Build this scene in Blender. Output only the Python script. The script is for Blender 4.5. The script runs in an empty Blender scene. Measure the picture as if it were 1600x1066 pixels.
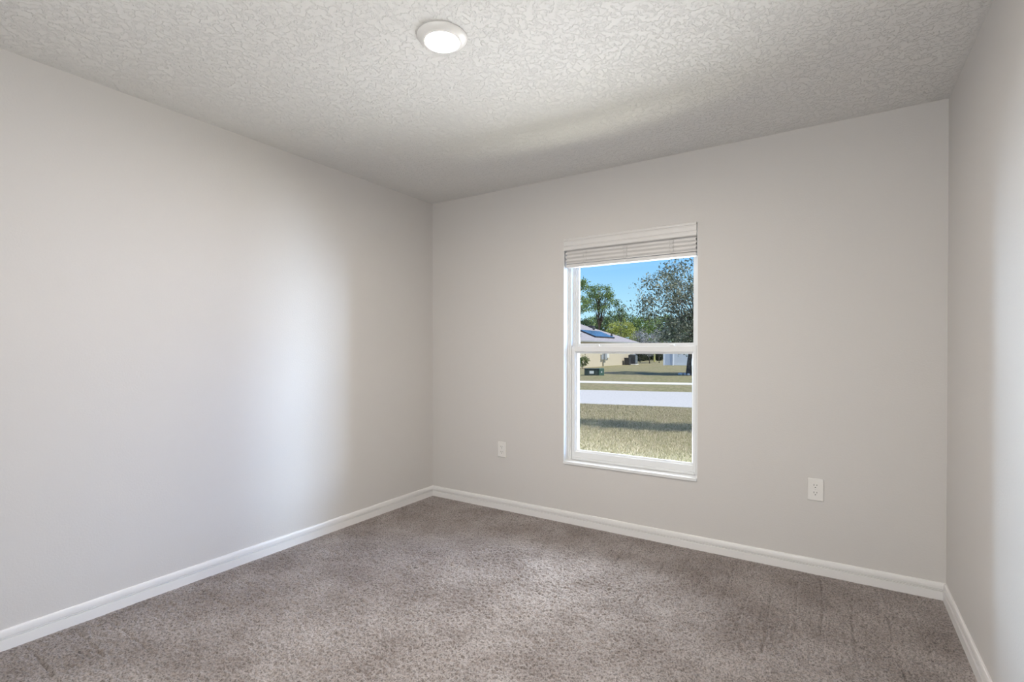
import bpy, bmesh, math, random
import numpy as np
from mathutils import Vector, Matrix

sc = bpy.context.scene
COL = sc.collection

# ------------------------------------------------------------------ camera
cd = bpy.data.cameras.new('camera')
cam = bpy.data.objects.new('camera', cd)
COL.objects.link(cam)
cd.sensor_width = 36.0
cd.lens = 789.105 * 36 / 1600
cd.shift_x = 0.0003
cd.shift_y = 0.0119
cd.clip_start = 0.02
cd.clip_end = 600
_r = (0.84172002, 0.53991424, 0.0001474)
_u = (-0.00369633, 0.00548953, 0.9999781)
_f = (-0.53990161, 0.84170213, -0.00661635)
cam.matrix_world = Matrix(((_r[0], _u[0], -_f[0], 2.849012),
                           (_r[1], _u[1], -_f[1], -3.211162),
                           (_r[2], _u[2], -_f[2], 1.220100),
                           (0, 0, 0, 1)))
sc.camera = cam

# ------------------------------------------------------------------ exposure
vs = sc.view_settings
vs.view_transform = 'Standard'
vs.look = 'None'
vs.exposure = 0.15
vs.gamma = 1.0
vs.use_curve_mapping = False
sc.cycles.sample_clamp_indirect = 3.0

# ------------------------------------------------------------------ sky
W = bpy.data.worlds.new('sky')
sc.world = W
W.use_nodes = True
nt = W.node_tree
for n in list(nt.nodes):
    nt.nodes.remove(n)
tc = nt.nodes.new('ShaderNodeTexCoord')
sx = nt.nodes.new('ShaderNodeSeparateXYZ')
rp = nt.nodes.new('ShaderNodeValToRGB')
bg = nt.nodes.new('ShaderNodeBackground')
wo = nt.nodes.new('ShaderNodeOutputWorld')
nt.links.new(tc.outputs['Generated'], sx.inputs[0])
nt.links.new(sx.outputs['Z'], rp.inputs[0])
nt.links.new(rp.outputs[0], bg.inputs[0])
nt.links.new(bg.outputs[0], wo.inputs[0])
els = rp.color_ramp.elements
els[0].position = 0.0
els[0].color = (0.62, 0.86, 1.0, 1)
els[1].position = 0.6
els[1].color = (0.05, 0.15, 0.5, 1)
for p, c in ((0.07, (0.48, 0.80, 1.0, 1)), (0.17, (0.25, 0.57, 1.0, 1))):
    e = els.new(p)
    e.color = c
bg.inputs[1].default_value = 1.0

# ------------------------------------------------------------------ sun and added fill lamps
SUN_AZ = Vector((0.97, -0.2, 0)).normalized()
SUN_EL = math.radians(58)
to_sun = SUN_AZ * math.cos(SUN_EL) + Vector((0, 0, math.sin(SUN_EL)))


def lamp(name, kind, loc, target, energy, color, size=None, size_y=None, spread=None):
    d = bpy.data.lights.new(name, kind)
    d.energy = energy
    d.color = color
    if kind == 'AREA':
        d.shape = 'RECTANGLE'
        d.size = size
        d.size_y = size_y or size
        if spread:
            d.spread = math.radians(spread)
    o = bpy.data.objects.new(name, d)
    COL.objects.link(o)
    o.location = loc
    o.rotation_euler = (Vector(target) - Vector(loc)).to_track_quat('-Z', 'Y').to_euler()
    return o


sun = lamp('sun', 'SUN', (0, 0, 30), Vector((0, 0, 30)) - to_sun, 4.6, (1.0, 0.95, 0.86))
sun.data.angle = math.radians(0.6)
# added fill lamps outside the window, standing in for sky light and ground bounce
lamp('sky_fill', 'AREA', (4.7, 2.5, 2.1), (1.6, 0.0, 1.1), 250, (0.22, 0.46, 1.0), 4.2, 2.6, 120)
lamp('sky_fill', 'AREA', (5.4, 1.6, 1.9), (1.6, 0.1, 1.1), 800, (0.725, 0.855, 1.0), 2.4, 2.4, 120)
lamp('sky_fill', 'AREA', (-2.9, 2.4, 2.1), (1.7, 0.0, 1.1), 570, (0.59, 0.77, 1.0), 2.6, 2.6, 120)
lamp('sky_fill', 'AREA', (-2.6, 1.4, 1.8), (1.7, 0.1, 1.1), 130, (0.80, 0.88, 1.0), 2.2, 2.0, 120)
lamp('sky_fill', 'AREA', (1.9, 3.8, 3.7), (1.68, 0.0, 1.1), 226, (0.84, 0.91, 1.0), 4.0, 1.8, 100)
lamp('ground_fill', 'AREA', (1.4, 2.9, -0.36), (1.66, -0.3, 1.5), 385, (0.90, 0.91, 1.0), 4.8, 1.7, 120)
lamp('ground_fill', 'AREA', (1.7, 1.3, -0.36), (1.66, -0.2, 1.7), 80, (1.0, 0.95, 0.85), 4.0, 1.3, 130)
# added fill lamp in front of the closed wall behind the camera
lamp('rear_fill', 'AREA', (2.15, -3.80, 1.10), (1.9, 0.0, 1.2), 30, (0.97, 1.0, 1.0), 0.9, 2.0)


# ------------------------------------------------------------------ materials
def new_mat(name):
    m = bpy.data.materials.new(name)
    m.use_nodes = True
    t = m.node_tree
    return m, t, t.nodes['Principled BSDF']


def nd(t, kind, **kw):
    n = t.nodes.new(kind)
    for k, v in kw.items():
        setattr(n, k, v)
    return n


def flat(name, col, rough=0.5, metal=0.0, spec=0.5):
    m, t, b = new_mat(name)
    b.inputs['Base Color'].default_value = (*col, 1)
    b.inputs['Roughness'].default_value = rough
    b.inputs['Metallic'].default_value = metal
    b.inputs['Specular IOR Level'].default_value = spec
    return m


def obj_coords(t):
    return nd(t, 'ShaderNodeTexCoord').outputs['Object']


def noise(t, co, scale, detail=2.0, rough=0.5):
    n = nd(t, 'ShaderNodeTexNoise')
    n.inputs['Scale'].default_value = scale
    n.inputs['Detail'].default_value = detail
    n.inputs['Roughness'].default_value = rough
    t.links.new(co, n.inputs['Vector'])
    return n.outputs['Fac']


def ramp(t, fac, stops):
    r = nd(t, 'ShaderNodeValToRGB')
    e = r.color_ramp.elements
    while len(e) > 1:
        e.remove(e[-1])
    e[0].position = stops[0][0]
    e[0].color = (*stops[0][1], 1)
    for p, c in stops[1:]:
        k = e.new(p)
        k.color = (*c, 1)
    t.links.new(fac, r.inputs[0])
    return r.outputs[0]


def bump(t, b, height, strength, dist):
    n = nd(t, 'ShaderNodeBump')
    n.inputs['Strength'].default_value = strength
    n.inputs['Distance'].default_value = dist
    t.links.new(height, n.inputs['Height'])
    t.links.new(n.outputs[0], b.inputs['Normal'])


def wall_paint():
    m, t, b = new_mat('greige_wall_paint')
    co = obj_coords(t)
    b.inputs['Base Color'].default_value = (0.655, 0.628, 0.602, 1)
    b.inputs['Roughness'].default_value = 0.62
    b.inputs['Specular IOR Level'].default_value = 0.3
    bump(t, b, noise(t, co, 120, 3, 0.55), 0.22, 0.003)
    return m


def ceiling_paint():
    m, t, b = new_mat('knockdown_ceiling')
    co = obj_coords(t)
    b.inputs['Base Color'].default_value = (0.76, 0.745, 0.72, 1)
    b.inputs['Roughness'].default_value = 0.75
    b.inputs['Specular IOR Level'].default_value = 0.25
    a = noise(t, co, 42, 4, 0.6)
    r = ramp(t, a, [(0.46, (0, 0, 0)), (0.54, (1, 1, 1))])
    bump(t, b, r, 0.85, 0.0034)
    return m


def carpet_mat():
    m, t, b = new_mat('taupe_carpet')
    co = obj_coords(t)
    big = noise(t, co, 3.4, 4, 0.6)
    fine = noise(t, co, 150, 2, 0.6)
    c1 = ramp(t, big, [(0.36, (0.255, 0.216, 0.199)), (0.64, (0.365, 0.322, 0.304))])
    c2 = ramp(t, fine, [(0.32, (0.40, 0.40, 0.40)), (0.58, (1.08, 1.08, 1.08))])
    mx = nd(t, 'ShaderNodeMix', data_type='RGBA', blend_type='MULTIPLY')
    mx.inputs[0].default_value = 1.0
    t.links.new(c1, mx.inputs[6])
    t.links.new(c2, mx.inputs[7])
    t.links.new(mx.outputs[2], b.inputs['Base Color'])
    b.inputs['Roughness'].default_value = 0.95
    b.inputs['Specular IOR Level'].default_value = 0.1
    b.inputs['Sheen Weight'].default_value = 0.25
    return m


def glass_mat():
    m = bpy.data.materials.new('thin_window_glass')
    m.use_nodes = True
    t = m.node_tree
    for n in list(t.nodes):
        t.nodes.remove(n)
    tr = nd(t, 'ShaderNodeBsdfTransparent')
    tr.inputs[0].default_value = (0.97, 0.985, 0.975, 1)
    gl = nd(t, 'ShaderNodeBsdfGlossy')
    gl.inputs['Roughness'].default_value = 0.0
    fr = nd(t, 'ShaderNodeFresnel')
    fr.inputs[0].default_value = 1.2
    mx = nd(t, 'ShaderNodeMixShader')
    o = nd(t, 'ShaderNodeOutputMaterial')
    t.links.new(fr.outputs[0], mx.inputs[0])
    t.links.new(tr.outputs[0], mx.inputs[1])
    t.links.new(gl.outputs[0], mx.inputs[2])
    t.links.new(mx.outputs[0], o.inputs[0])
    return m


def emit_mat(name, col, strength):
    m, t, b = new_mat(name)
    b.inputs['Base Color'].default_value = (*col, 1)
    b.inputs['Emission Color'].default_value = (*col, 1)
    b.inputs['Emission Strength'].default_value = strength
    return m


def grass_mat():
    m, t, b = new_mat('dry_lawn')
    co = obj_coords(t)
    a = noise(t, co, 1.1, 4, 0.6)
    f = noise(t, co, 26, 4, 0.75)
    c1 = ramp(t, a, [(0.32, (0.41, 0.345, 0.24)), (0.50, (0.38, 0.345, 0.22)), (0.70, (0.30, 0.30, 0.16))])
    c2 = ramp(t, f, [(0.33, (0.42, 0.42, 0.40)), (0.60, (1.15, 1.15, 1.1))])
    mx = nd(t, 'ShaderNodeMix', data_type='RGBA', blend_type='MULTIPLY')
    mx.inputs[0].default_value = 1.0
    t.links.new(c1, mx.inputs[6])
    t.links.new(c2, mx.inputs[7])
    g2 = ramp(t, noise(t, co, 5.0, 4, 0.7), [(0.36, (0.62, 0.64, 0.60)), (0.60, (1.05, 1.03, 1.0))])
    my = nd(t, 'ShaderNodeMix', data_type='RGBA', blend_type='MULTIPLY')
    my.inputs[0].default_value = 1.0
    t.links.new(mx.outputs[2], my.inputs[6])
    t.links.new(g2, my.inputs[7])
    t.links.new(my.outputs[2], b.inputs['Base Color'])
    b.inputs['Roughness'].default_value = 0.95
    b.inputs['Specular IOR Level'].default_value = 0.1
    bump(t, b, f, 0.7, 0.04)
    return m


def speckled(name, c_dark, c_light, scale, rough=0.9):
    m, t, b = new_mat(name)
    co = obj_coords(t)
    f = noise(t, co, scale, 4, 0.6)
    t.links.new(ramp(t, f, [(0.35, c_dark), (0.65, c_light)]), b.inputs['Base Color'])
    b.inputs['Roughness'].default_value = rough
    b.inputs['Specular IOR Level'].default_value = 0.2
    return m


def leaf_mat(name, dark, mid, light, trans=0.25):
    m, t, b = new_mat(name)
    g = nd(t, 'ShaderNodeNewGeometry')
    c = ramp(t, g.outputs['Random Per Island'], [(0.0, dark), (0.55, mid), (1.0, light)])
    t.links.new(c, b.inputs['Base Color'])
    b.inputs['Roughness'].default_value = 0.5
    b.inputs['Specular IOR Level'].default_value = 0.4
    tl = nd(t, 'ShaderNodeBsdfTranslucent')
    t.links.new(c, tl.inputs[0])
    mx = nd(t, 'ShaderNodeMixShader')
    mx.inputs[0].default_value = trans
    out = t.nodes['Material Output']
    t.links.new(b.outputs[0], mx.inputs[1])
    t.links.new(tl.outputs[0], mx.inputs[2])
    t.links.new(mx.outputs[0], out.inputs[0])
    return m


def clapboard():
    m, t, b = new_mat('cream_stucco')
    co = obj_coords(t)
    f = noise(t, co, 30, 3, 0.6)
    t.links.new(ramp(t, f, [(0.3, (0.58, 0.50, 0.38)), (0.7, (0.66, 0.58, 0.45))]), b.inputs['Base Color'])
    b.inputs['Roughness'].default_value = 0.9
    bump(t, b, f, 0.3, 0.01)
    return m


M = {}
M['wall'] = wall_paint()
M['ceiling'] = ceiling_paint()
M['carpet'] = carpet_mat()
M['trim'] = flat('white_trim_paint', (0.82, 0.80, 0.785), 0.35)
M['vinyl'] = flat('white_vinyl', (0.80, 0.80, 0.795), 0.35)
M['jamb'] = flat('white_reveal_paint', (0.90, 0.895, 0.885), 0.5)
M['marble'] = flat('white_sill_stone', (0.84, 0.84, 0.835), 0.25)
M['blind'] = flat('white_blind_slat', (0.72, 0.70, 0.68), 0.4)
M['cord'] = flat('white_cord', (0.82, 0.81, 0.79), 0.8)
M['plate'] = flat('white_outlet_plastic', (0.80, 0.775, 0.74), 0.3)
M['slot'] = flat('dark_outlet_slot', (0.03, 0.03, 0.03), 0.6)
M['screw'] = flat('painted_screw', (0.7, 0.69, 0.66), 0.3)
M['glass'] = glass_mat()
M['led'] = emit_mat('led_diffuser', (1.0, 0.92, 0.83), 560.0)
M['lamp_trim'] = flat('white_lamp_trim', (0.80, 0.78, 0.75), 0.35)
M['grass'] = grass_mat()
M['road'] = speckled('pale_asphalt', (0.50, 0.49, 0.485), (0.58, 0.565, 0.56), 14)
M['walk'] = speckled('sidewalk_concrete', (0.72, 0.69, 0.64), (0.82, 0.79, 0.74), 6)
M['stucco'] = clapboard()
M['shingle'] = speckled('grey_shingle', (0.30, 0.28, 0.30), (0.42, 0.39, 0.41), 5)
M['fascia'] = flat('pale_fascia', (0.40, 0.40, 0.40), 0.6)
M['white_board'] = flat('white_corner_board', (0.75, 0.73, 0.68), 0.6)
M['solar'] = flat('blue_solar_cell', (0.03, 0.07, 0.20), 0.12)
M['solar_frame'] = flat('dark_solar_frame', (0.02, 0.025, 0.035), 0.4)
M['vent'] = flat('dark_vent', (0.04, 0.04, 0.045), 0.6)
M['ac_dark'] = flat('dark_ac_metal', (0.06, 0.065, 0.075), 0.5)
M['ac_mid'] = flat('grey_ac_metal', (0.30, 0.33, 0.36), 0.45)
M['box_dark'] = flat('dark_green_steel', (0.015, 0.03, 0.028), 0.5)
M['box_green'] = flat('green_steel', (0.06, 0.13, 0.10), 0.5)
M['sticker'] = flat('pale_sticker', (0.55, 0.58, 0.58), 0.5)
M['grey_metal'] = flat('grey_meter_metal', (0.35, 0.37, 0.40), 0.45)
M['white_vinyl_fence'] = flat('white_vinyl_fence', (0.82, 0.85, 0.92), 0.5)  # white, with a little bluish shade put into the colour
M['fence_gate'] = flat('shade_blue_fence_gate', (0.58, 0.65, 0.78), 0.5)  # a white gate too; its deeper blue shade is painted into the colour
M['yellow'] = flat('pale_yellow_post', (0.62, 0.58, 0.22), 0.6)
M['bark'] = speckled('grey_bark', (0.075, 0.065, 0.06), (0.17, 0.15, 0.14), 9)
M['bark_red'] = speckled('brown_pine_bark', (0.08, 0.06, 0.05), (0.18, 0.13, 0.10), 5)
M['stone'] = flat('white_stone', (0.72, 0.70, 0.72), 0.8)
M['leaf_oak'] = leaf_mat('oak_leaf', (0.07, 0.085, 0.055), (0.22, 0.235, 0.155), (0.58, 0.58, 0.46))  # palest leaves stand in for glints of light, put into the colour
M['leaf_pine'] = leaf_mat('pine_leaf', (0.07, 0.12, 0.045), (0.19, 0.28, 0.085), (0.42, 0.52, 0.17))
M['leaf_dark'] = leaf_mat('forest_leaf', (0.06, 0.10, 0.06), (0.16, 0.23, 0.09), (0.32, 0.40, 0.16))
M['leaf_under'] = leaf_mat('undergrowth_leaf', (0.02, 0.03, 0.02), (0.06, 0.075, 0.045), (0.14, 0.16, 0.09))
M['leaf_yellow'] = leaf_mat('yellow_green_leaf', (0.22, 0.26, 0.05), (0.44, 0.47, 0.10), (0.66, 0.66, 0.22))
M['leaf_grey'] = leaf_mat('grey_twig', (0.2, 0.2, 0.21), (0.36, 0.36, 0.37), (0.58, 0.57, 0.58))
M['blade'] = leaf_mat('grass_blade', (0.26, 0.25, 0.12), (0.50, 0.435, 0.29), (0.72, 0.61, 0.46), 0.2)
M['leaf_shrub'] = leaf_mat('shrub_leaf', (0.05, 0.08, 0.025), (0.13, 0.18, 0.05), (0.24, 0.28, 0.09))


# ------------------------------------------------------------------ mesh helpers
class MB:
    """collects shapes, then links them as ONE mesh object"""

    def __init__(self):
        self.v, self.f, self.s = [], [], []

    def add(self, verts, faces, smooth=False):
        k = len(self.v)
        self.v += [tuple(p) for p in verts]
        self.f += [tuple(i + k for i in f) for f in faces]
        self.s += [smooth] * len(faces)
        return self

    def box(self, x0, x1, y0, y1, z0, z1):
        v = [(x, y, z) for x in (x0, x1) for y in (y0, y1) for z in (z0, z1)]
        return self.add(v, [(0, 1, 3, 2), (4, 6, 7, 5), (0, 4, 5, 1), (2, 3, 7, 6), (0, 2, 6, 4), (1, 5, 7, 3)])

    def bbox(self, x0, x1, y0, y1, z0, z1, r=0.002, seg=2):
        bm = bmesh.new()
        bmesh.ops.create_cube(bm, size=1.0)
        for v in bm.verts:
            v.co = Vector(((x0 + x1) / 2 + v.co.x * (x1 - x0), (y0 + y1) / 2 + v.co.y * (y1 - y0),
                           (z0 + z1) / 2 + v.co.z * (z1 - z0)))
        bmesh.ops.bevel(bm, geom=list(bm.edges), offset=r, segments=seg, profile=0.5, affect='EDGES')
        bm.verts.ensure_lookup_table()
        bm.verts.index_update()
        self.add([v.co[:] for v in bm.verts], [[v.index for v in f.verts] for f in bm.faces])
        bm.free()
        return self

    def prism(self, profile, a, b, ua, ub=None):
        """profile points (p,q) swept from origin a to b with axes given per end: ua/ub = (P axis, Q axis)"""
        ub = ub or ua
        n = len(profile)
        va = [Vector(a) + Vector(ua[0]) * p + Vector(ua[1]) * q for p, q in profile]
        vb = [Vector(b) + Vector(ub[0]) * p + Vector(ub[1]) * q for p, q in profile]
        fs = [(i, (i + 1) % n, n + (i + 1) % n, n + i) for i in range(n)]
        fs += [tuple(range(n))[::-1], tuple(range(n, 2 * n))]
        return self.add(va + vb, fs)

    def tube(self, pts, rad, seg=8, smooth=True):
        pts = [Vector(p) for p in pts]
        vs_, fs = [], []
        for i, p in enumerate(pts):
            d = (pts[min(i + 1, len(pts) - 1)] - pts[max(i - 1, 0)]).normalized()
            q = d.to_track_quat('Z', 'Y')
            r = rad[i] if hasattr(rad, '__len__') else rad
            for k in range(seg):
                a = 2 * math.pi * k / seg
                vs_.append(p + q @ Vector((r * math.cos(a), r * math.sin(a), 0)))
        for i in range(len(pts) - 1):
            for k in range(seg):
                k2 = (k + 1) % seg
                fs.append((i * seg + k, i * seg + k2, (i + 1) * seg + k2, (i + 1) * seg + k))
        fs.append(tuple(range(seg))[::-1])
        fs.append(tuple(range((len(pts) - 1) * seg, len(pts) * seg)))
        return self.add(vs_, fs, smooth)

    def lathe(self, prof, cx, cy, seg=48, smooth=True, cap=False):
        vs_, fs = [], []
        for r, z in prof:
            for k in range(seg):
                a = 2 * math.pi * k / seg
                vs_.append((cx + r * math.cos(a), cy + r * math.sin(a), z))
        for i in range(len(prof) - 1):
            for k in range(seg):
                k2 = (k + 1) % seg
                fs.append((i * seg + k, i * seg + k2, (i + 1) * seg + k2, (i + 1) * seg + k))
        if cap:
            fs.append(tuple(range(seg))[::-1])
            fs.append(tuple(range((len(prof) - 1) * seg, len(prof) * seg)))
        return self.add(vs_, fs, smooth)

    def build(self, name, m, parent=None, loc=None):
        me = bpy.data.meshes.new(name)
        me.from_pydata(self.v, [], self.f)
        me.polygons.foreach_set('use_smooth', self.s)
        me.validate()
        bm = bmesh.new()
        bm.from_mesh(me)
        bmesh.ops.recalc_face_normals(bm, faces=list(bm.faces))
        bm.to_mesh(me)
        bm.free()
        me.materials.append(m)
        o = bpy.data.objects.new(name, me)
        COL.objects.link(o)
        if parent is not None:
            o.parent = parent
            o.matrix_parent_inverse = Matrix.Translation(parent.location).inverted()
        if loc:
            o.location = loc
        return o


def struct(o):
    o['kind'] = 'structure'
    return o


def tag(o, label, cat, group=None):
    o['label'] = label
    o['category'] = cat
    if group:
        o['group'] = group
    return o


def empty(name, loc, label=None, cat=None, group=None):
    o = bpy.data.objects.new(name, None)
    o.empty_display_size = 0.1
    COL.objects.link(o)
    o.location = loc
    if label:
        tag(o, label, cat, group)
    return o


# ------------------------------------------------------------------ room shell
RW, RD, RH = 3.307, 3.86, 2.44           # width, depth (towards the camera and past it), height
WX0, WX1, WZ0, WZ1 = 1.226, 2.139, 0.415, 2.004   # window opening
T = 0.20                                  # outer wall thickness
ED = -0.43                                # ground level outside

b = MB()
b.box(-0.15, WX0, 0, T, -0.1, RH + 0.1).box(WX1, RW + 0.15, 0, T, -0.1, RH + 0.1)
b.box(WX0, WX1, 0, T, -0.1, WZ0).box(WX0, WX1, 0, T, WZ1, RH + 0.1)
struct(b.build('wall_back', M['wall']))
struct(MB().box(-0.15, 0, -RD, 0, -0.1, RH + 0.1).build('wall_left', M['wall']))
struct(MB().box(RW, RW + 0.15, -RD, 0, -0.1, RH + 0.1).build('wall_right', M['wall']))
struct(MB().box(-0.15, RW + 0.15, -RD - 0.15, -RD, -0.1, RH + 0.1).build('wall_front', M['wall']))
struct(MB().box(-0.15, RW + 0.15, -RD - 0.15, T, RH, RH + 0.12).build('ceiling', M['ceiling']))
# plinth of the house under the room and its roof overhang above the window
struct(MB().box(-4, 8, T - 0.05, T, ED - 0.1, -0.1).box(-4, -0.15, 0.02, T, -0.1, 2.5)
       .box(RW + 0.15, 8, 0.02, T, -0.1, 2.5).build('wall_outside', M['stucco']))
struct(MB().box(-4, 8, T, 0.68, 2.42, 2.56).build('roof_overhang', M['fascia']))

# carpet: a dense pile surface
def carpet():
    rng = np.random.default_rng(5)
    st = 0.0042
    nx, ny = int((RW + 0.02) / st), int((RD + 0.02) / st)
    def blur(a, s):
        k = np.arange(-int(3 * s) - 1, int(3 * s) + 2)
        g = np.exp(-k ** 2 / (2 * s * s))
        g /= g.sum()
        a = np.apply_along_axis(lambda r: np.convolve(r, g, 'same'), 0, a)
        return np.apply_along_axis(lambda r: np.convolve(r, g, 'same'), 1, a)
    h = blur(rng.standard_normal((ny, nx)), 0.85)
    h /= h.std()
    h2 = blur(rng.standard_normal((ny, nx)), 0.55)
    h2 /= h2.std()
    z = -0.003 + 0.0030 * h + 0.0012 * h2
    big = blur(rng.standard_normal((ny // 8 + 1, nx // 8 + 1)), 3.0)
    big /= big.std()
    z += 0.0007 * np.kron(big, np.ones((8, 8)))[:ny, :nx]
    z = np.clip(z, -0.013, 0.0024)
    X, Y = np.meshgrid(-0.01 + st * np.arange(nx), -RD - 0.01 + st * np.arange(ny))
    edge = np.minimum(np.minimum(X - 0.0135, RW - 0.0135 - X), -0.0135 - Y)
    k_ = np.clip(edge / 0.030, 0.15, 1)
    z = (z + 0.002) * k_ - 0.002
    # rows left by the carpet rake: short broken grooves square to the back wall and to the left wall
    xg = 1.35
    while xg < 3.25:
        y1, ln = -rng.uniform(0.04, 0.12), rng.uniform(0.5, 1.0)
        wob = 0.004 * np.sin(Y * 9 + xg * 40) + xg - 0.02 * (Y - y1)
        brk = np.repeat(rng.uniform(0.1, 1.0, ny // 5 + 1), 5)[:ny]
        z -= 0.013 * np.exp(-((X - wob) / 0.006) ** 2) * ((Y < y1) & (Y > y1 - ln)) * brk[:, None]
        xg += rng.uniform(0.085, 0.15)
    yg = -0.9
    while yg > -2.8:
        x1, ln = rng.uniform(0.06, 0.14), rng.uniform(0.2, 0.45)
        brk = np.repeat(rng.uniform(0.1, 1.0, nx // 5 + 1), 5)[:nx]
        z -= 0.012 * np.exp(-((Y - yg - 0.004 * np.sin(X * 11)) / 0.006) ** 2) * ((X > x1) & (X < x1 + ln)) * brk[None, :]
        yg -= rng.uniform(0.10, 0.22)
    X = X + rng.uniform(-.3, .3, X.shape) * st
    Y = Y + rng.uniform(-.3, .3, X.shape) * st
    co = np.stack([X, Y, z], -1).reshape(-1, 3)
    i = (np.arange(ny - 1)[:, None] * nx + np.arange(nx - 1)[None, :]).reshape(-1)
    q = np.stack([i, i + 1, i + nx + 1, i + nx], 1).reshape(-1)
    me = bpy.data.meshes.new('floor')
    me.vertices.add(len(co))
    me.vertices.foreach_set('co', co.astype(np.float32).reshape(-1))
    me.loops.add(len(q))
    me.loops.foreach_set('vertex_index', q.astype(np.int32))
    me.polygons.add(len(q) // 4)
    me.polygons.foreach_set('loop_start', np.arange(0, len(q), 4, dtype=np.int32))
    me.polygons.foreach_set('use_smooth', np.ones(len(q) // 4, dtype=bool))
    me.update(calc_edges=True)
    me.materials.append(M['carpet'])
    o = bpy.data.objects.new('floor', me)
    COL.objects.link(o)
    return struct(o)


carpet()
struct(MB().box(-0.15, RW + 0.15, -RD - 0.15, T, -0.2, -0.04).build('floor_slab', M['walk']))

# baseboards: flat lower board, groove, stepped top
BP = [(0, -0.02), (0.0140, -0.02), (0.0140, 0.0400), (0.0132, 0.0412), (0.0078, 0.0418), (0.0078, 0.0450), (0.0124, 0.0456),
      (0.0124, 0.0484), (0.0076, 0.0490), (0.0076, 0.0524), (0.0118, 0.0532), (0.0114, 0.0640), (0.0100, 0.0720), (0.0078, 0.0775), (0.0050, 0.0805), (0, 0.0805)]
zz = (0, 0, 1)
struct(MB().prism(BP, (0, -RD, 0), (0, 0, 0), ((1, 0, 0), zz), ((1, -1, 0), zz)).build('baseboard_left', M['trim']))
struct(MB().prism(BP, (0, 0, 0), (RW, 0, 0), ((1, -1, 0), zz), ((-1, -1, 0), zz)).build('baseboard_back', M['trim']))
struct(MB().prism(BP, (RW, 0, 0), (RW, -RD, 0), ((-1, -1, 0), zz), ((-1, 0, 0), zz)).build('baseboard_right', M['trim']))

# ------------------------------------------------------------------ window
win = struct(empty('window_1', ((WX0 + WX1) / 2, 0.0, WZ0)))
# reveals (white painted returns)
rv = MB()
rv.box(WX0, WX0 + 0.003, 0.0, 0.085, WZ0, WZ1).box(WX1 - 0.003, WX1, 0.0, 0.085, WZ0, WZ1)
rv.box(WX0, WX1, 0.0, 0.085, WZ1 - 0.003, WZ1)
rv.build('reveal', M['jamb'], win)
MB().bbox(WX0 + 0.001, WX1 - 0.002, -0.010, 0.10, WZ0, WZ0 + 0.018, 0.002).build('window_sill', M['marble'], win)
SZ = WZ0 + 0.018
# outer frame: head, jambs with grooves, bottom
fr = MB()
x0, x1 = WX0 + 0.003, WX1 - 0.003
for s, xa in ((1, x0), (-1, x1)):
    def bx(a, c, y0, y1, z0=SZ, z1=WZ1 - 0.003):
        p, q_ = sorted((xa + s * a, xa + s * c))
        fr.box(p, q_, y0, y1, z0, z1)
    bx(0, 0.020, 0.076, 0.175)
    bx(0, 0.010, 0.068, 0.080)
    bx(0.020, 0.030, 0.112, 0.175)
    bx(0.030, 0.040, 0.122, 0.175)
    bx(0.040, 0.046, 0.130, 0.160, 1.255)
    bx(0.046, 0.053, 0.136, 0.156, 1.26)
fr.box(x0, x1, 0.076, 0.175, WZ1 - 0.04, WZ1 - 0.003)
fr.box(x0 + 0.02, x1 - 0.02, 0.122, 0.175, WZ1 - 0.07, WZ1 - 0.04)
fr.box(x0, x1, 0.105, 0.175, SZ, SZ + 0.03)
fr.build('window_frame', M['vinyl'], win)
us = MB()
us.box(x0 + 0.02, x1 - 0.02, 0.116, 0.160, 1.222, 1.256)
us.box(x0 + 0.03, x1 - 0.03, 0.128, 0.150, 1.256, 1.266)
us.build('meeting_rail', M['vinyl'], win)
MB().box(x0 + 0.04, x1 - 0.04, 0.144, 0.148, 1.25, WZ1 - 0.05).build('upper_pane', M['glass'], win)
# lower sash, in front of the upper one
ls = MB()
lx0, lx1 = x0 + 0.022, x1 - 0.022
gx0, gx1 = 1.287, 2.084
gz0, gz1 = 0.503, 1.194
for (a, c) in ((lx0, gx0 - 0.010), (gx1 + 0.010, lx1)):
    ls.bbox(a, c, 0.079, 0.112, SZ + 0.001, 1.2432, 0.0012)
ls.bbox(gx0 - 0.010, gx1 + 0.010, 0.0792, 0.1118, gz1 + 0.015, 1.243, 0.0012)
ls.bbox(gx0 - 0.010, gx1 + 0.010, 0.0792, 0.1118, SZ + 0.001, gz0 - 0.012, 0.0012)
ls.bbox(lx0 + 0.01, lx1 - 0.01, 0.070, 0.080, SZ + 0.001, SZ + 0.018, 0.002)   # finger lift at the bottom
lsash = ls.build('lower_sash', M['vinyl'], win)
bd = MB()
bd.prism([(0, 0.084), (0.010, 0.098), (0.010, 0.106), (0, 0.106)], (gx0 - 0.010, 0, gz0 - 0.012), (gx0 - 0.010, 0, gz1 + 0.015), ((1, 0, 0), (0, 1, 0)))
bd.prism([(0, 0.084), (-0.010, 0.098), (-0.010, 0.106), (0, 0.106)], (gx1 + 0.010, 0, gz0 - 0.012), (gx1 + 0.010, 0, gz1 + 0.015), ((1, 0, 0), (0, 1, 0)))
bd.prism([(0.0, 0.084), (0.012, 0.098), (0.012, 0.106), (0, 0.106)], (gx0 - 0.010, 0, gz0 - 0.012), (gx1 + 0.010, 0, gz0 - 0.012), ((0, 0, 1), (0, 1, 0)))
bd.prism([(0.0, 0.084), (-0.015, 0.098), (-0.015, 0.106), (0, 0.106)], (gx0 - 0.010, 0, gz1 + 0.015), (gx1 + 0.010, 0, gz1 + 0.015), ((0, 0, 1), (0, 1, 0)))
bd.build('glazing_bead', M['vinyl'], lsash)
MB().box(gx0 - 0.006, gx1 + 0.006, 0.1, 0.104, gz0 - 0.008, gz1 + 0.008).build('lower_pane', M['glass'], lsash)
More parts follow.
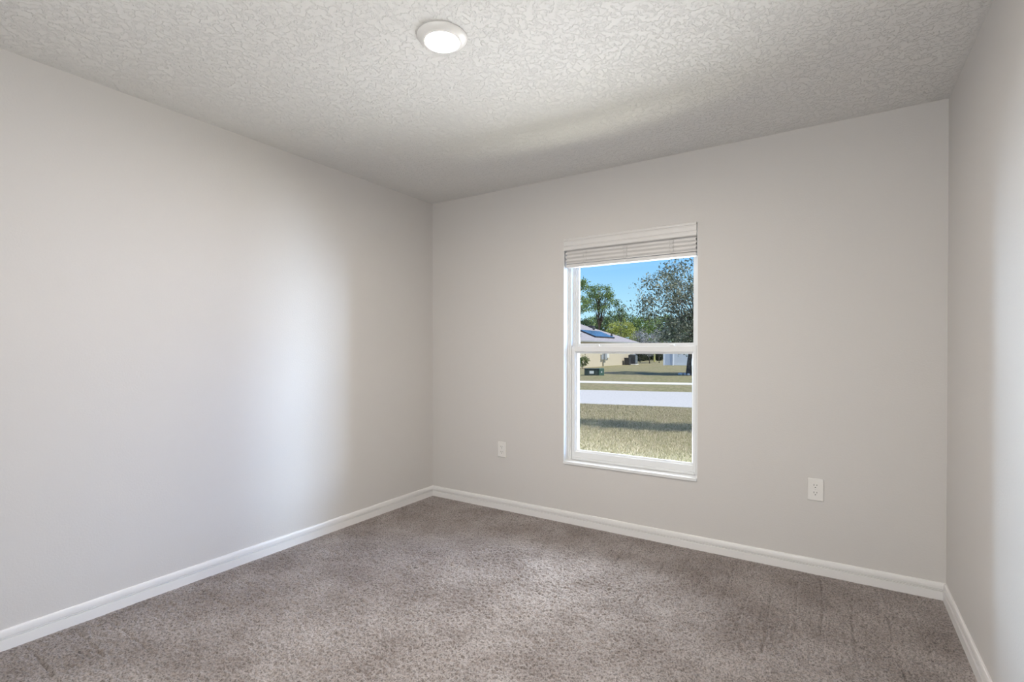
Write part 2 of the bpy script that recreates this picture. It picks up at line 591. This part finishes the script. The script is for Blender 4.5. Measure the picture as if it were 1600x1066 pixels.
for lx in (1.440, 1.955):
    lk = MB()
    lk.bbox(lx - 0.026, lx + 0.026, 0.082, 0.118, 1.2425, 1.2475, 0.002)
    lk.bbox(lx - 0.012, lx + 0.020, 0.084, 0.108, 1.2465, 1.256, 0.003)
    lk.build('sash_lock', M['vinyl'], lsash)
for lx in (lx0 + 0.03, lx1 - 0.03):
    MB().bbox(lx - 0.026, lx + 0.026, 0.083, 0.108, 1.2425, 1.2465, 0.0015).build('tilt_latch', M['vinyl'], lsash)

# ------------------------------------------------------------------ blind, drawn up
bl = empty('window_blind', ((WX0 + WX1) / 2, 0.03, WZ1 - 0.004),
           'white faux wood window blind drawn up to the top of the window', 'blind')
VX0, VX1 = WX0 + 0.005, WX1 - 0.006
VP = [(0.004, 0.0), (-0.004, 0.0), (-0.010, 0.006), (-0.010, 0.022), (-0.006, 0.026), (-0.006, 0.030), (-0.010, 0.034),
      (-0.010, 0.058), (-0.007, 0.062), (-0.007, 0.066), (-0.012, 0.070), (-0.012, 0.080), (-0.009, 0.083), (0.004, 0.083)]
MB().prism(VP, (VX0, 0, 1.918), (VX1, 0, 1.918), ((0, 1, 0), (0, 0, 1))).build('valance', M['blind'], bl)
MB().box(VX0 + 0.004, VX1 - 0.004, 0.012, 0.062, 1.955, WZ1 - 0.004).build('head_rail', M['blind'], bl)
rnd = random.Random(3)
NS = 26
zb = 1.826
SX0, SX1 = WX0 + 0.014, WX1 - 0.012
for k in range(NS):
    z = zb + (1.930 - zb) * (k + 0.5) / NS
    dy = rnd.uniform(-0.0006, 0.0006) + 0.0045 * math.sin(k * 2 * math.pi / 6.5)
    dx = rnd.uniform(-0.0006, 0.0006) + 0.0025 * math.sin(k * 2 * math.pi / 6.5)
    tl = 0.0
    s = MB()
    pr = [(0.0, 0.0), (0.012, 0.0009), (0.025, 0.0012), (0.038, 0.0009), (0.05, 0.0)]
    prof = [(p, q_ + 0.0017 + tl * (p / 0.05 - .5)) for p, q_ in pr] + [(p, q_ - 0.0017 + tl * (p / 0.05 - .5)) for p, q_ in pr[::-1]]
    s.prism(prof, (SX0 + dx, 0.010 + dy, z), (SX1 + dx, 0.010 + dy, z), ((0, 1, 0), (0, 0, 1)))
    s.build('slat', M['blind'], bl)
MB().bbox(SX0, SX1, 0.008, 0.060, 1.800, 1.823, 0.004).build('bottom_rail', M['blind'], bl)
for cx in (1.386, 1.676, 1.978):
    c = MB()
    for dx in (-0.011, 0.011):
        pts = []
        for k in range(15):
            z = 1.818 + k * (1.922 - 1.818) / 14
            pts.append((cx + dx + 0.002 * math.sin(k * 1.7 + dx * 90), 0.0065 - 0.0025 * abs(math.sin(k * 1.3)), z))
        c.tube(pts, 0.0011, 6)
    for k in range(4):
        c.bbox(cx - 0.011, cx + 0.011, 0.002, 0.007, 1.835 + k * 0.024, 1.8375 + k * 0.024, 0.001, 1)
    c.bbox(cx - 0.006, cx + 0.006, 0.0035, 0.009, 1.806, 1.816, 0.002)
    c.build('ladder_cord', M['cord'], bl)

# ------------------------------------------------------------------ ceiling light
LX, LY = 1.555, -1.695
cl = empty('ceiling_light', (LX, LY, RH), 'round white flush disc ceiling light, lit, on the textured ceiling', 'ceiling light')
MB().lathe([(0.0955, RH), (0.0975, RH - 0.002), (0.0965, RH - 0.006), (0.090, RH - 0.012), (0.079, RH - 0.020), (0.070, RH - 0.0235), (0.066, RH - 0.0225), (0.064, RH - 0.0185)],
           LX, LY, 64).build('trim_ring', M['lamp_trim'], cl)
MB().lathe([(0.0640, RH - 0.0165), (0.0640, RH - 0.0190), (0.055, RH - 0.0205), (0.035, RH - 0.0217), (0.012, RH - 0.0220)],
           LX, LY, 48, cap=True).build('diffuser', M['led'], cl)


# ------------------------------------------------------------------ wall outlets
def make_outlet(label):
    r = empty('wall_outlet', (0, 0, 0), label, 'outlet', 'duplex outlets on the window wall')
    hw, hh = 0.0365, 0.059
    p = MB()
    p.bbox(-hw, hw, -0.0065, 0.0, -hh, hh, 0.0035, 3)
    p.build('cover_plate', M['plate'], r)
    for s in (1, -1):
        zc = s * 0.0195
        prof = []
        for k in range(28):
            a = 2 * math.pi * k / 28
            prof.append((0.0172 * math.cos(a), zc + max(-0.0145, min(0.0145, 0.0172 * math.sin(a)))))
        f = MB().prism(prof, (0, -0.0060, 0), (0, -0.0085, 0), ((1, 0, 0), (0, 0, 1))).build('receptacle', M['plate'], r)
        MB().box(-0.0075, -0.0053, -0.0089, -0.0080, zc - 0.0002, zc + 0.0085).build('slot', M['slot'], f)
        MB().box(0.0053, 0.0075, -0.0089, -0.0080, zc + 0.0008, zc + 0.0080).build('slot', M['slot'], f)
        g = [(0.0027 * math.cos(t), zc - 0.0075 + 0.0027 * math.sin(t)) for t in np.linspace(0, 2 * math.pi, 16)[:-1]]
        MB().prism(g, (0, -0.0080, 0), (0, -0.0089, 0), ((1, 0, 0), (0, 0, 1))).build('ground_hole', M['slot'], f)
    g = [(0.003 * math.cos(t), 0.003 * math.sin(t)) for t in np.linspace(0, 2 * math.pi, 16)[:-1]]
    MB().prism(g, (0, -0.0060, 0), (0, -0.0074, 0), ((1, 0, 0), (0, 0, 1))).build('screw', M['screw'], r)
    return r


def copy_tree(o, parent=None):
    c = o.copy()
    COL.objects.link(c)
    if parent is not None:
        c.parent = parent
    for ch in list(o.children):
        copy_tree(ch, c)
    return c


out1 = make_outlet('white duplex wall outlet right of the window, near the right corner')
out2 = copy_tree(out1)
out2['label'] = 'white duplex wall outlet left of the window, near the left corner'
out1.location = (2.759, 0.0, 0.459)
out1.scale = (1.04, 1, 1.03)
out2.location = (0.703, 0.0, 0.458)

# ================================================================== outside
rng = np.random.default_rng(11)


def strip(name, m, p0, s0, p1, s1, z, thick, xr=(-70, 45)):
    """a long flat strip between two lines y = py + s (x - px)"""
    xs = np.linspace(xr[0], xr[1], 24)
    v, f = [], []
    for x in xs:
        ya = p0[1] + s0 * (x - p0[0])
        yb = p1[1] + s1 * (x - p1[0])
        v += [(x, ya, z - thick), (x, ya, z), (x, yb, z), (x, yb, z - thick)]
    for i in range(len(xs) - 1):
        a, c = 4 * i, 4 * i + 4
        for k in range(4):
            k2 = (k + 1) % 4
            f.append((a + k, a + k2, c + k2, c + k))
    f += [(0, 1, 2, 3), (len(v) - 4, len(v) - 3, len(v) - 2, len(v) - 1)]
    return struct(MB().add(v, f).build(name, m))


struct(MB().box(-140, 90, T - 0.02, 190, ED - 0.3, ED).build('ground', M['grass']))
def lawn_blades():
    g = np.random.default_rng(8)
    n = 240000
    x = g.uniform(-5.0, 5.0, n)
    y = g.uniform(3.6, 11.4, n)
    ok = (y < 11.18 + 0.235 * (x + 2.2))
    x, y = x[ok], y[ok]
    n = len(x)
    a = g.uniform(0, 2 * np.pi, n)
    h = g.uniform(0.02, 0.055, n)
    w = g.uniform(0.004, 0.008, n)
    ln = g.uniform(0.01, 0.05, n)
    b_ = g.uniform(0, 2 * np.pi, n)
    z0 = np.full(n, ED - 0.004)
    p0 = np.stack([x - w * np.cos(a), y - w * np.sin(a), z0], 1)
    p1 = np.stack([x + w * np.cos(a), y + w * np.sin(a), z0], 1)
    p2 = np.stack([x + ln * np.cos(b_), y + ln * np.sin(b_), z0 + h], 1)
    co = np.stack([p0, p1, p2], 1).reshape(-1, 3)
    me = bpy.data.meshes.new('grass')
    me.vertices.add(len(co))
    me.vertices.foreach_set('co', co.astype(np.float32).reshape(-1))
    me.loops.add(len(co))
    me.loops.foreach_set('vertex_index', np.arange(len(co), dtype=np.int32))
    me.polygons.add(n)
    me.polygons.foreach_set('loop_start', np.arange(0, len(co), 3, dtype=np.int32))
    me.update(calc_edges=True)
    me.materials.append(M['blade'])
    o = bpy.data.objects.new('grass', me)
    COL.objects.link(o)
    o['kind'] = 'stuff'
    tag(o, 'short dry grass blades covering the near lawn outside the window', 'grass')


lawn_blades()
strip('road', M['road'], (-2.2, 11.28), 0.235, (-3.9, 16.35), 0.29, ED + 0.012, 0.05)
strip('sidewalk', M['walk'], (-5.36, 20.51), 0.275, (-5.8, 21.80), 0.275, ED + 0.02, 0.06)


def leaf_object(name, m, centers, size, parent, seed=0, aspect=0.55):
    """one foliage mesh of many small folded leaves"""
    g = np.random.default_rng(seed)
    n = len(centers)
    u = g.standard_normal((n, 3))
    u /= np.linalg.norm(u, axis=1, keepdims=True)
    w = g.standard_normal((n, 3))
    w -= (w * u).sum(1, keepdims=True) * u
    w /= np.linalg.norm(w, axis=1, keepdims=True)
    nrm = np.cross(u, w)
    s = size * g.uniform(0.55, 1.35, (n, 1))
    c = np.asarray(centers)
    a = c - u * s * .5
    bb = c + w * s * aspect * .5 + nrm * s * 0.10
    d = c + u * s * .5
    e = c - w * s * aspect * .5 + nrm * s * 0.10
    co = np.stack([a, bb, d, e], 1).reshape(-1, 3)
    i = np.arange(n) * 4
    tri = np.stack([i, i + 1, i + 2, i, i + 2, i + 3], 1).reshape(-1)
    me = bpy.data.meshes.new(name)
    me.vertices.add(len(co))
    me.vertices.foreach_set('co', co.astype(np.float32).reshape(-1))
    me.loops.add(len(tri))
    me.loops.foreach_set('vertex_index', tri.astype(np.int32))
    me.polygons.add(len(tri) // 3)
    me.polygons.foreach_set('loop_start', np.arange(0, len(tri), 3, dtype=np.int32))
    me.update(calc_edges=True)
    me.materials.append(m)
    o = bpy.data.objects.new(name, me)
    COL.objects.link(o)
    if parent is not None:
        o.parent = parent
        o.matrix_parent_inverse = Matrix.Translation(parent.location).inverted()
    return o


def clumps(g, blobs, per, clump_r):
    """blobs: (cx,cy,cz, rx,ry,rz, n_clumps). Leaf centres gathered in clumps inside each blob"""
    out, cc = [], []
    for cx, cy, cz, rx, ry, rz, n in blobs:
        d = g.standard_normal((n, 3))
        d /= np.linalg.norm(d, axis=1, keepdims=True)
        r = g.uniform(0.25, 1, (n, 1)) ** 0.45
        p = np.array([cx, cy, cz]) + d * r * np.array([rx, ry, rz])
        cc.append(p)
        q_ = g.standard_normal((n, per, 3)) * clump_r * 0.55 * np.array([1, 1, 0.7])
        out.append((p[:, None, :] + q_).reshape(-1, 3))
    return np.concatenate(out), np.concatenate(cc)


def tree(name, label, cat, base, height_trunk, r0, blobs, per, clump_r, leaf, leaf_m, bark, seed, lean=(0, 0), n_br=9, group=None, br_r=0.35):
    """blobs are relative to the base"""
    g = np.random.default_rng(seed)
    root = empty(name, base, label, cat, group)
    B = np.array(base)
    bl_ = [(B[0] + k[0], B[1] + k[1], B[2] + k[2], *k[3:]) for k in blobs]
    cen, cc = clumps(g, bl_, per, clump_r)
    keep = cen[:, 2] > B[2] + 0.05
    cen = cen[keep]
    tr = MB()
    top = B + np.array([lean[0], lean[1], height_trunk])
    n = 7
    pts, rad = [], []
    for i in range(n):
        f = i / (n - 1)
        wob = g.normal(0, 0.02 * height_trunk * 0.3, 2) * (0 < i < n - 1)
        p = B * (1 - f) + top * f
        pts.append((p[0] + wob[0], p[1] + wob[1], p[2] - (0.05 if i == 0 else 0)))
        rad.append(r0 * (1.25 if i == 0 else 1) * (1 - 0.75 * f))
    tr.tube(pts, rad, 10)
    tr.build('trunk', bark, root)
    pick = g.choice(len(cc), min(n_br, len(cc)), replace=False)
    br = MB()
    for k in pick:
        f = g.uniform(0.45, 0.95)
        i = f * (n - 1)
        p0 = np.array(pts[int(i)]) * (1 - i % 1) + np.array(pts[min(int(i) + 1, n - 1)]) * (i % 1)
        p1 = cc[k]
        mid = (p0 + p1) / 2 + np.array([0, 0, 0.12 * np.linalg.norm(p1 - p0)]) + g.normal(0, 0.05, 3)
        br.tube([p0, mid, p1], [r0 * br_r, r0 * br_r * 0.6, r0 * br_r * 0.2], 6)
    if br.v:
        br.build('branches', bark, root)
    leaf_object('foliage', leaf_m, cen, leaf, root, seed + 100)
    return root


# --- oak by the far sidewalk: dense lower right, loose upper left
OK = (-5.3, 31.1, ED)
tree('oak_tree', 'grey-green oak with loose spreading branches on the right of the view', 'tree', OK, 5.2, 0.16,
     [(1.3, 0.3, 5.9, 3.6, 3.0, 2.7, 150), (-1.0, -0.6, 5.3, 2.3, 2.0, 2.0, 50), (0.2, 0.0, 2.9, 2.0, 2.2, 1.3, 130),
      (2.6, 0.8, 3.6, 2.0, 2.0, 1.8, 60), (-2.3, -1.2, 4.4, 1.3, 1.1, 0.9, 12)],
     48, 0.52, 0.155, M['leaf_oak'], M['bark'], 1, lean=(0.5, 0.2), n_br=34, br_r=0.3)

# white stones ringed round the oak
g = np.random.default_rng(2)
for k in range(14):
    a = 2 * math.pi * k / 14 + g.uniform(-.03, .03)
    r = 0.60 + g.uniform(-.05, .05)
    s_ = g.uniform(0.07, 0.11)
    bm = bmesh.new()
    bmesh.ops.create_icosphere(bm, subdivisions=2, radius=s_)
    for v in bm.verts:
        v.co = v.co * (1 + g.uniform(-.14, .14))
        v.co.z = v.co.z * 0.75
    me = bpy.data.meshes.new('edging_stone')
    bm.to_mesh(me)
    bm.free()
    me.materials.append(M['stone'])
    o = bpy.data.objects.new('edging_stone', me)
    o.location = (OK[0] + r * math.cos(a), OK[1] + r * math.sin(a), ED + s_ * 0.55)
    COL.objects.link(o)
    tag(o, 'small white stone in the ring round the oak trunk', 'stone', 'white stones round the oak')

# --- young tree on the near lawn, right of the window, whose shade falls across the grass
tree('lawn_tree', 'young tree on the near lawn, just right of the window view', 'tree', (2.2, 6.95, ED), 3.9, 0.07,
     [(-1.2, -0.28, 4.4, 0.9, 0.42, 0.6, 40), (0, 0, 4.6, 1.0, 0.48, 0.75, 50), (1.1, 0.27, 4.5, 1.0, 0.42, 0.6, 44)], 34, 0.32, 0.12, M['leaf_shrub'], M['bark'], 21, n_br=10)

# --- neighbour's house
HX, HY0, HY1 = -16.85, 38.3, 54.0
EZ = 1.98
house = empty('house', (HX - 7, (HY0 + HY1) / 2, ED), 'single-storey cream stucco house with grey hip roof across the street', 'house')
MB().box(HX - 14, HX, HY0, HY1, ED, EZ).build('wall', M['stucco'], house)
OV = 0.45
ex0, ex1, ey0, ey1 = HX - 14 - OV, HX + OV, HY0 - OV, HY1 + OV
half = (ex1 - ex0) / 2
rz = EZ + 0.10
pk = rz + half * 0.40
v = [(ex0, ey0, rz), (ex1, ey0, rz), (ex1, ey1, rz), (ex0, ey1, rz), (ex0 + half, ey0 + half, pk), (ex0 + half, ey1 - half, pk)]
MB().add(v, [(0, 1, 4), (1, 2, 5, 4), (2, 3, 5), (3, 0, 4, 5), (3, 2, 1, 0)]).build('roof', M['shingle'], house)
MB().box(ex0, ex1, ey0, ey1, EZ - 0.02, rz).build('fascia', M['fascia'], house)
MB().box(HX - 0.1, HX + 0.03, HY1 - 0.35, HY1 + 0.03, ED, EZ).build('corner_board', M['white_board'], house)


def on_roof(y, up, lift=0.0):
    """point on the east roof plane, 'up' metres (plan) in from its eave"""
    return Vector((ex1 - up, y, rz + up * 0.40 + lift))


for (y, up) in ((40.0, 0.9), (49.0, 3.4), (49.5, 1.5)):
    p = on_roof(y, up)
    MB().tube([(p.x, p.y, p.z - 0.1), (p.x, p.y, p.z + 0.32)], 0.11, 10).build('vent_pipe', M['vent'], house)
p = on_roof(50.0, 4.1)
MB().bbox(p.x - 0.3, p.x + 0.3, p.y - 0.35, p.y + 0.35, p.z - 0.12, p.z + 0.24, 0.05).build('roof_vent', M['vent'], house)

sp = empty('solar_panel', on_roof(43, 2), 'blue solar panel array on the grey roof across the street', 'solar panel')
nrm = Vector((0.40, 0, 1)).normalized()


def roof_slab(name, m, ya, yb, ua, ub, h0, h1, parent):
    c = [on_roof(ya, ua), on_roof(yb, ua), on_roof(yb, ub), on_roof(ya, ub)]
    vs_ = [q_ + nrm * h0 for q_ in c] + [q_ + nrm * h1 for q_ in c]
    MB().add(vs_, [(3, 2, 1, 0), (4, 5, 6, 7), (0, 1, 5, 4), (1, 2, 6, 5), (2, 3, 7, 6), (3, 0, 4, 7)]).build(name, m, parent)


roof_slab('frame', M['solar_frame'], 43.6, 48.8, 0.9, 2.7, 0.0, 0.13, sp)
for k in range(3):
    roof_slab('solar_cell_panel', M['solar'], 43.65 + k * 1.72, 43.65 + k * 1.72 + 1.66, 0.95, 2.65, 0.13, 0.15, sp)

# meter and conduit on the house wall
mt = empty('electric_meter', (HX + 0.1, 44.4, ED), 'grey electric meter and conduit on the cream house wall', 'electric meter')
MB().tube([(HX + 0.07, 44.4, ED), (HX + 0.07, 44.4, 1.85)], 0.05, 10).build('conduit', M['grey_metal'], mt)
MB().bbox(HX, HX + 0.16, 43.85, 44.25, 0.25, 0.75, 0.02).build('meter_box', M['grey_metal'], mt)
MB().bbox(HX, HX + 0.20, 44.6, 45.1, 0.25, 1.15, 0.02).build('breaker_panel', M['grey_metal'], mt)
MB().bbox(HX, HX + 0.16, 45.2, 45.8, 0.40, 1.15, 0.02).build('disconnect_box', M['white_board'], mt)

# condenser and pump by the wall
ac = empty('air_conditioner', (HX + 0.75, 51.4, ED), 'dark grey air conditioner unit beside the house wall', 'air conditioner')
MB().bbox(HX + 0.25, HX + 1.2, 50.9, 51.9, ED, ED + 0.08, 0.02).build('pad', M['walk'], ac)
MB().bbox(HX + 0.30, HX + 1.10, 51.0, 51.8, ED + 0.08, ED + 1.10, 0.05).build('housing', M['ac_dark'], ac)
gr = MB()
for k in range(9):
    z = ED + 0.2 + k * 0.09
    gr.box(HX + 1.09, HX + 1.125, 51.05, 51.75, z, z + 0.045)
gr.build('louvre_grille', M['ac_mid'], ac)
MB().lathe([(0.33, ED + 1.10), (0.33, ED + 1.16), (0.28, ED + 1.18), (0.05, ED + 1.18)], HX + 0.70, 51.4, 24, cap=True).build('fan_guard', M['ac_mid'], ac)
pp = empty('pump_cabinet', (HX + 0.5, 50.2, ED), 'low black equipment cabinet left of the air conditioner', 'cabinet')
MB().bbox(HX + 0.22, HX + 0.80, 49.95, 50.45, ED, ED + 0.74, 0.03).build('cabinet_body', M['vent'], pp)
MB().bbox(HX + 0.19, HX + 0.83, 49.92, 50.48, ED + 0.73, ED + 0.79, 0.02).build('cabinet_lid', M['ac_dark'], pp)

# green utility box on the lawn across the street
def ub_(x0_, x1_, y0_, y1_, z0_, z1_, r=0.02):
    return MB().bbox(x0_, x1_, y0_, y1_, z0_, z1_, r)


ub = empty('utility_box', (-10.3, 27.2, ED), 'dark green ground utility box on the far lawn', 'utility box')
# built along the street's direction
ang = math.atan(0.55)
bodies = [('cabinet_body', M['box_dark'], (-0.62, 0.26, -0.30, 0.30, 0.0, 0.40)),
          ('cabinet_lid', M['box_dark'], (-0.65, 0.29, -0.33, 0.33, 0.40, 0.45)),
          ('side_cabinet', M['box_green'], (0.27, 0.60, -0.26, 0.34, 0.0, 0.46)),
          ('warning_plate', M['sticker'], (-0.34, -0.06, -0.306, -0.300, 0.12, 0.30)),
          ('sticker', M['sticker'], (0.40, 0.48, -0.266, -0.260, 0.18, 0.27))]
for nm, m_, bb in bodies:
    mb = MB()
    if nm in ('warning_plate', 'sticker'):
        mb.box(*bb)
    else:
        mb.bbox(*bb, 0.015)
    ca, sa = math.cos(ang), math.sin(ang)
    mb.v = [(-10.3 + x * ca - y * sa, 27.2 + x * sa + y * ca, ED + z) for x, y, z in mb.v]
    mb.build(nm, m_, ub)

# white fence with a narrow gate
fn = empty('fence', (-9.5, 50.5, ED), 'white vinyl privacy fence with a blue-shaded narrow gate behind the oak', 'fence')
FX = [-12.46, -11.50, -9.2, -6.9, -4.6, -2.3]
for x in FX:
    MB().bbox(x - 0.065, x + 0.065, 50.43, 50.57, ED, ED + 1.95, 0.01).build('fence_post', M['white_vinyl_fence'], fn)
for i in range(len(FX) - 1):
    a, c = FX[i] + 0.065, FX[i + 1] - 0.065
    p = MB()
    nb = max(3, int((c - a) / 0.15))
    for k in range(nb):
        xa = a + (c - a) * k / nb
        p.box(xa + 0.003, xa + (c - a) / nb - 0.003, 50.485, 50.515, ED + 0.06, ED + 1.80)
    p.box(a, c, 50.47, 50.53, ED + 0.04, ED + 0.19).box(a, c, 50.47, 50.53, ED + 1.68, ED + 1.84)
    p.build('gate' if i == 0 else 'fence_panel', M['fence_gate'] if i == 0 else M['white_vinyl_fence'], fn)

# pale yellow post
yp = tag(MB().bbox(-17.78, -17.60, 64.3, 64.5, ED, ED + 1.9, 0.02).build('marker_post', M['yellow']),
         'pale yellow post standing by the dark undergrowth', 'post')

# shrub at the near corner of the house
tree('corner_shrub', 'green shrub at the left corner of the cream house', 'shrub', (-15.9, 37.6, ED), 0.5, 0.04,
     [(0, 0, 0.65, 0.45, 0.55, 0.45, 40)], 22, 0.2, 0.13, M['leaf_shrub'], M['bark'], 31, n_br=5)


# --- trees behind: placed by bearing from the middle of the room's window
CX, CY = 2.85, -3.21
def at(px, D):
    l = (px - 799.5) / 789.1
    return (CX + D * (-0.5399 + l * 0.8417), CY + D * (0.8417 + l * 0.5399), ED)


def hz(py, D):
    """height above the ground of a sight line at distance D"""
    return 1.22 - ED + D * (546.8 - py) / 789.1


D = 86
tree('pine_tree', 'tall round-crowned pine left of centre, rising above the grey roof', 'tree', at(936, D), hz(468, D), 0.22,
     [(0.0, 0, hz(456, D), 2.3, 2.1, 1.3, 44), (-1.0, 0, hz(474, D), 1.4, 1.4, 1.0, 14), (1.5, 0.6, hz(470, D), 1.0, 1.0, 1.0, 12), (0.3, 0, hz(482, D), 2.3, 1.6, 0.5, 10)],
     70, 0.60, 0.22, M['leaf_pine'], M['bark_red'], 41, n_br=26)
tree('pine_tree', 'pine cut off by the left edge of the window pane', 'tree', at(899, 74), hz(452, 74), 0.22,
     [(0.3, 0, hz(448, 74), 1.7, 1.5, 1.3, 32), (0.4, 0, hz(476, 74), 2.1, 1.8, 1.4, 24)],
     46, 0.60, 0.26, M['leaf_pine'], M['bark_red'], 42, n_br=16)
tree('slender_tree', 'thin wispy tree just right of the round-crowned pine', 'tree', at(968, 81), hz(480, 81), 0.13,
     [(0, 0, hz(478, 81), 1.1, 1.0, 1.0, 14), (-0.4, 0, hz(490, 81), 1.6, 1.2, 0.9, 16)],
     30, 0.5, 0.25, M['leaf_dark'], M['bark'], 43, n_br=14)
tree('yellow_green_tree', 'bright yellow-green tree behind the right end of the grey roof', 'tree', at(971, 74), hz(512, 74), 0.16,
     [(0, 0, hz(515, 74), 2.1, 1.8, 1.25, 40), (-1.3, 0, hz(522, 74), 1.0, 1.0, 1.0, 14), (1.2, 0.4, hz(524, 74), 1.1, 1.0, 1.1, 16)],
     40, 0.5, 0.22, M['leaf_yellow'], M['bark'], 44, n_br=8)
wood = [(908, 497, 90, 2.39, 'leaf_dark', 'dark tree under the pine at the left edge of the pane'),
        (926, 492, 110, 2.39, 'leaf_pine', 'mid green tree behind the trunk of the round-crowned pine'),
        (945, 494, 97, 2.21, 'leaf_dark', 'dark green tree right of the round-crowned pine trunk'),
        (963, 492, 117, 2.48, 'leaf_pine', 'mid green tree behind the yellow-green tree, on its left'),
        (984, 490, 104, 2.76, 'leaf_dark', 'dark rounded tree directly behind the top of the yellow-green tree'),
        (1003, 493, 92, 2.76, 'leaf_pine', 'mid green tree right of the yellow-green tree in the far tree line'),
        (1020, 496, 112, 2.67, 'leaf_dark', 'dark tree of the far tree line left of the oak foliage'),
        (1040, 493, 99, 2.76, 'leaf_pine', 'mid green tree of the far line behind the oak trunk'),
        (1060, 496, 119, 2.76, 'leaf_dark', 'dark tree of the far line behind the oak crown'),
        (1082, 492, 106, 2.94, 'leaf_pine', 'mid green tree of the far line at the right edge of the pane')]
for i, (px, py, D, r, lm, lab) in enumerate(wood):
    h = hz(py, D)
    tree('woodland_tree', lab, 'tree', at(px, D), h * 0.8, 0.18,
         [(0, 0, h - r * 0.8, r * 0.8, r * 0.8, r * 0.8, 40), (0.3, 0, h * 0.45, r, r, h * 0.35, 44)],
         40, 0.75, 0.34, M[lm], M['bark'], 50 + i, n_br=6, group='trees of the far tree line')
bush = [(1000, 66, 515, 'grey bare shrub at the right end of the grey roof'),
        (1015, 62, 518, 'grey bare shrub in the middle of the three left of the oak'),
        (1030, 64, 512, 'grey bare shrub closest to the oak foliage')]
for i, (px, D, py, lab) in enumerate(bush):
    h = hz(py, D)
    tree('bare_shrub', lab, 'shrub', at(px, D), h * 0.7, 0.06,
         [(0, 0, h * 0.62, 1.1, 1.0, h * 0.38, 36)], 30, 0.45, 0.16, M['leaf_grey'], M['bark'], 70 + i, n_br=24, group='bare shrubs left of the oak', br_r=0.5)
under = [(997, 72, 545, 'dark undergrowth bush beside the far corner of the house'),
         (1006, 75, 543, 'dark undergrowth bush between the house corner and the yellow post'),
         (1015, 79, 545, 'dark undergrowth bush just left of the yellow post'),
         (1028, 76, 544, 'dark undergrowth bush between the yellow post and the white fence')]
for i, (px, D, py, lab) in enumerate(under):
    h = hz(py, D)
    tree('undergrowth_bush', lab, 'bush', at(px, D), h * 0.5, 0.06,
         [(0, 0, h * 0.5, 0.72, 0.8, h * 0.48, 70)], 44, 0.35, 0.2, M['leaf_under'], M['bark'], 80 + i, n_br=4, group='undergrowth behind the far yards')
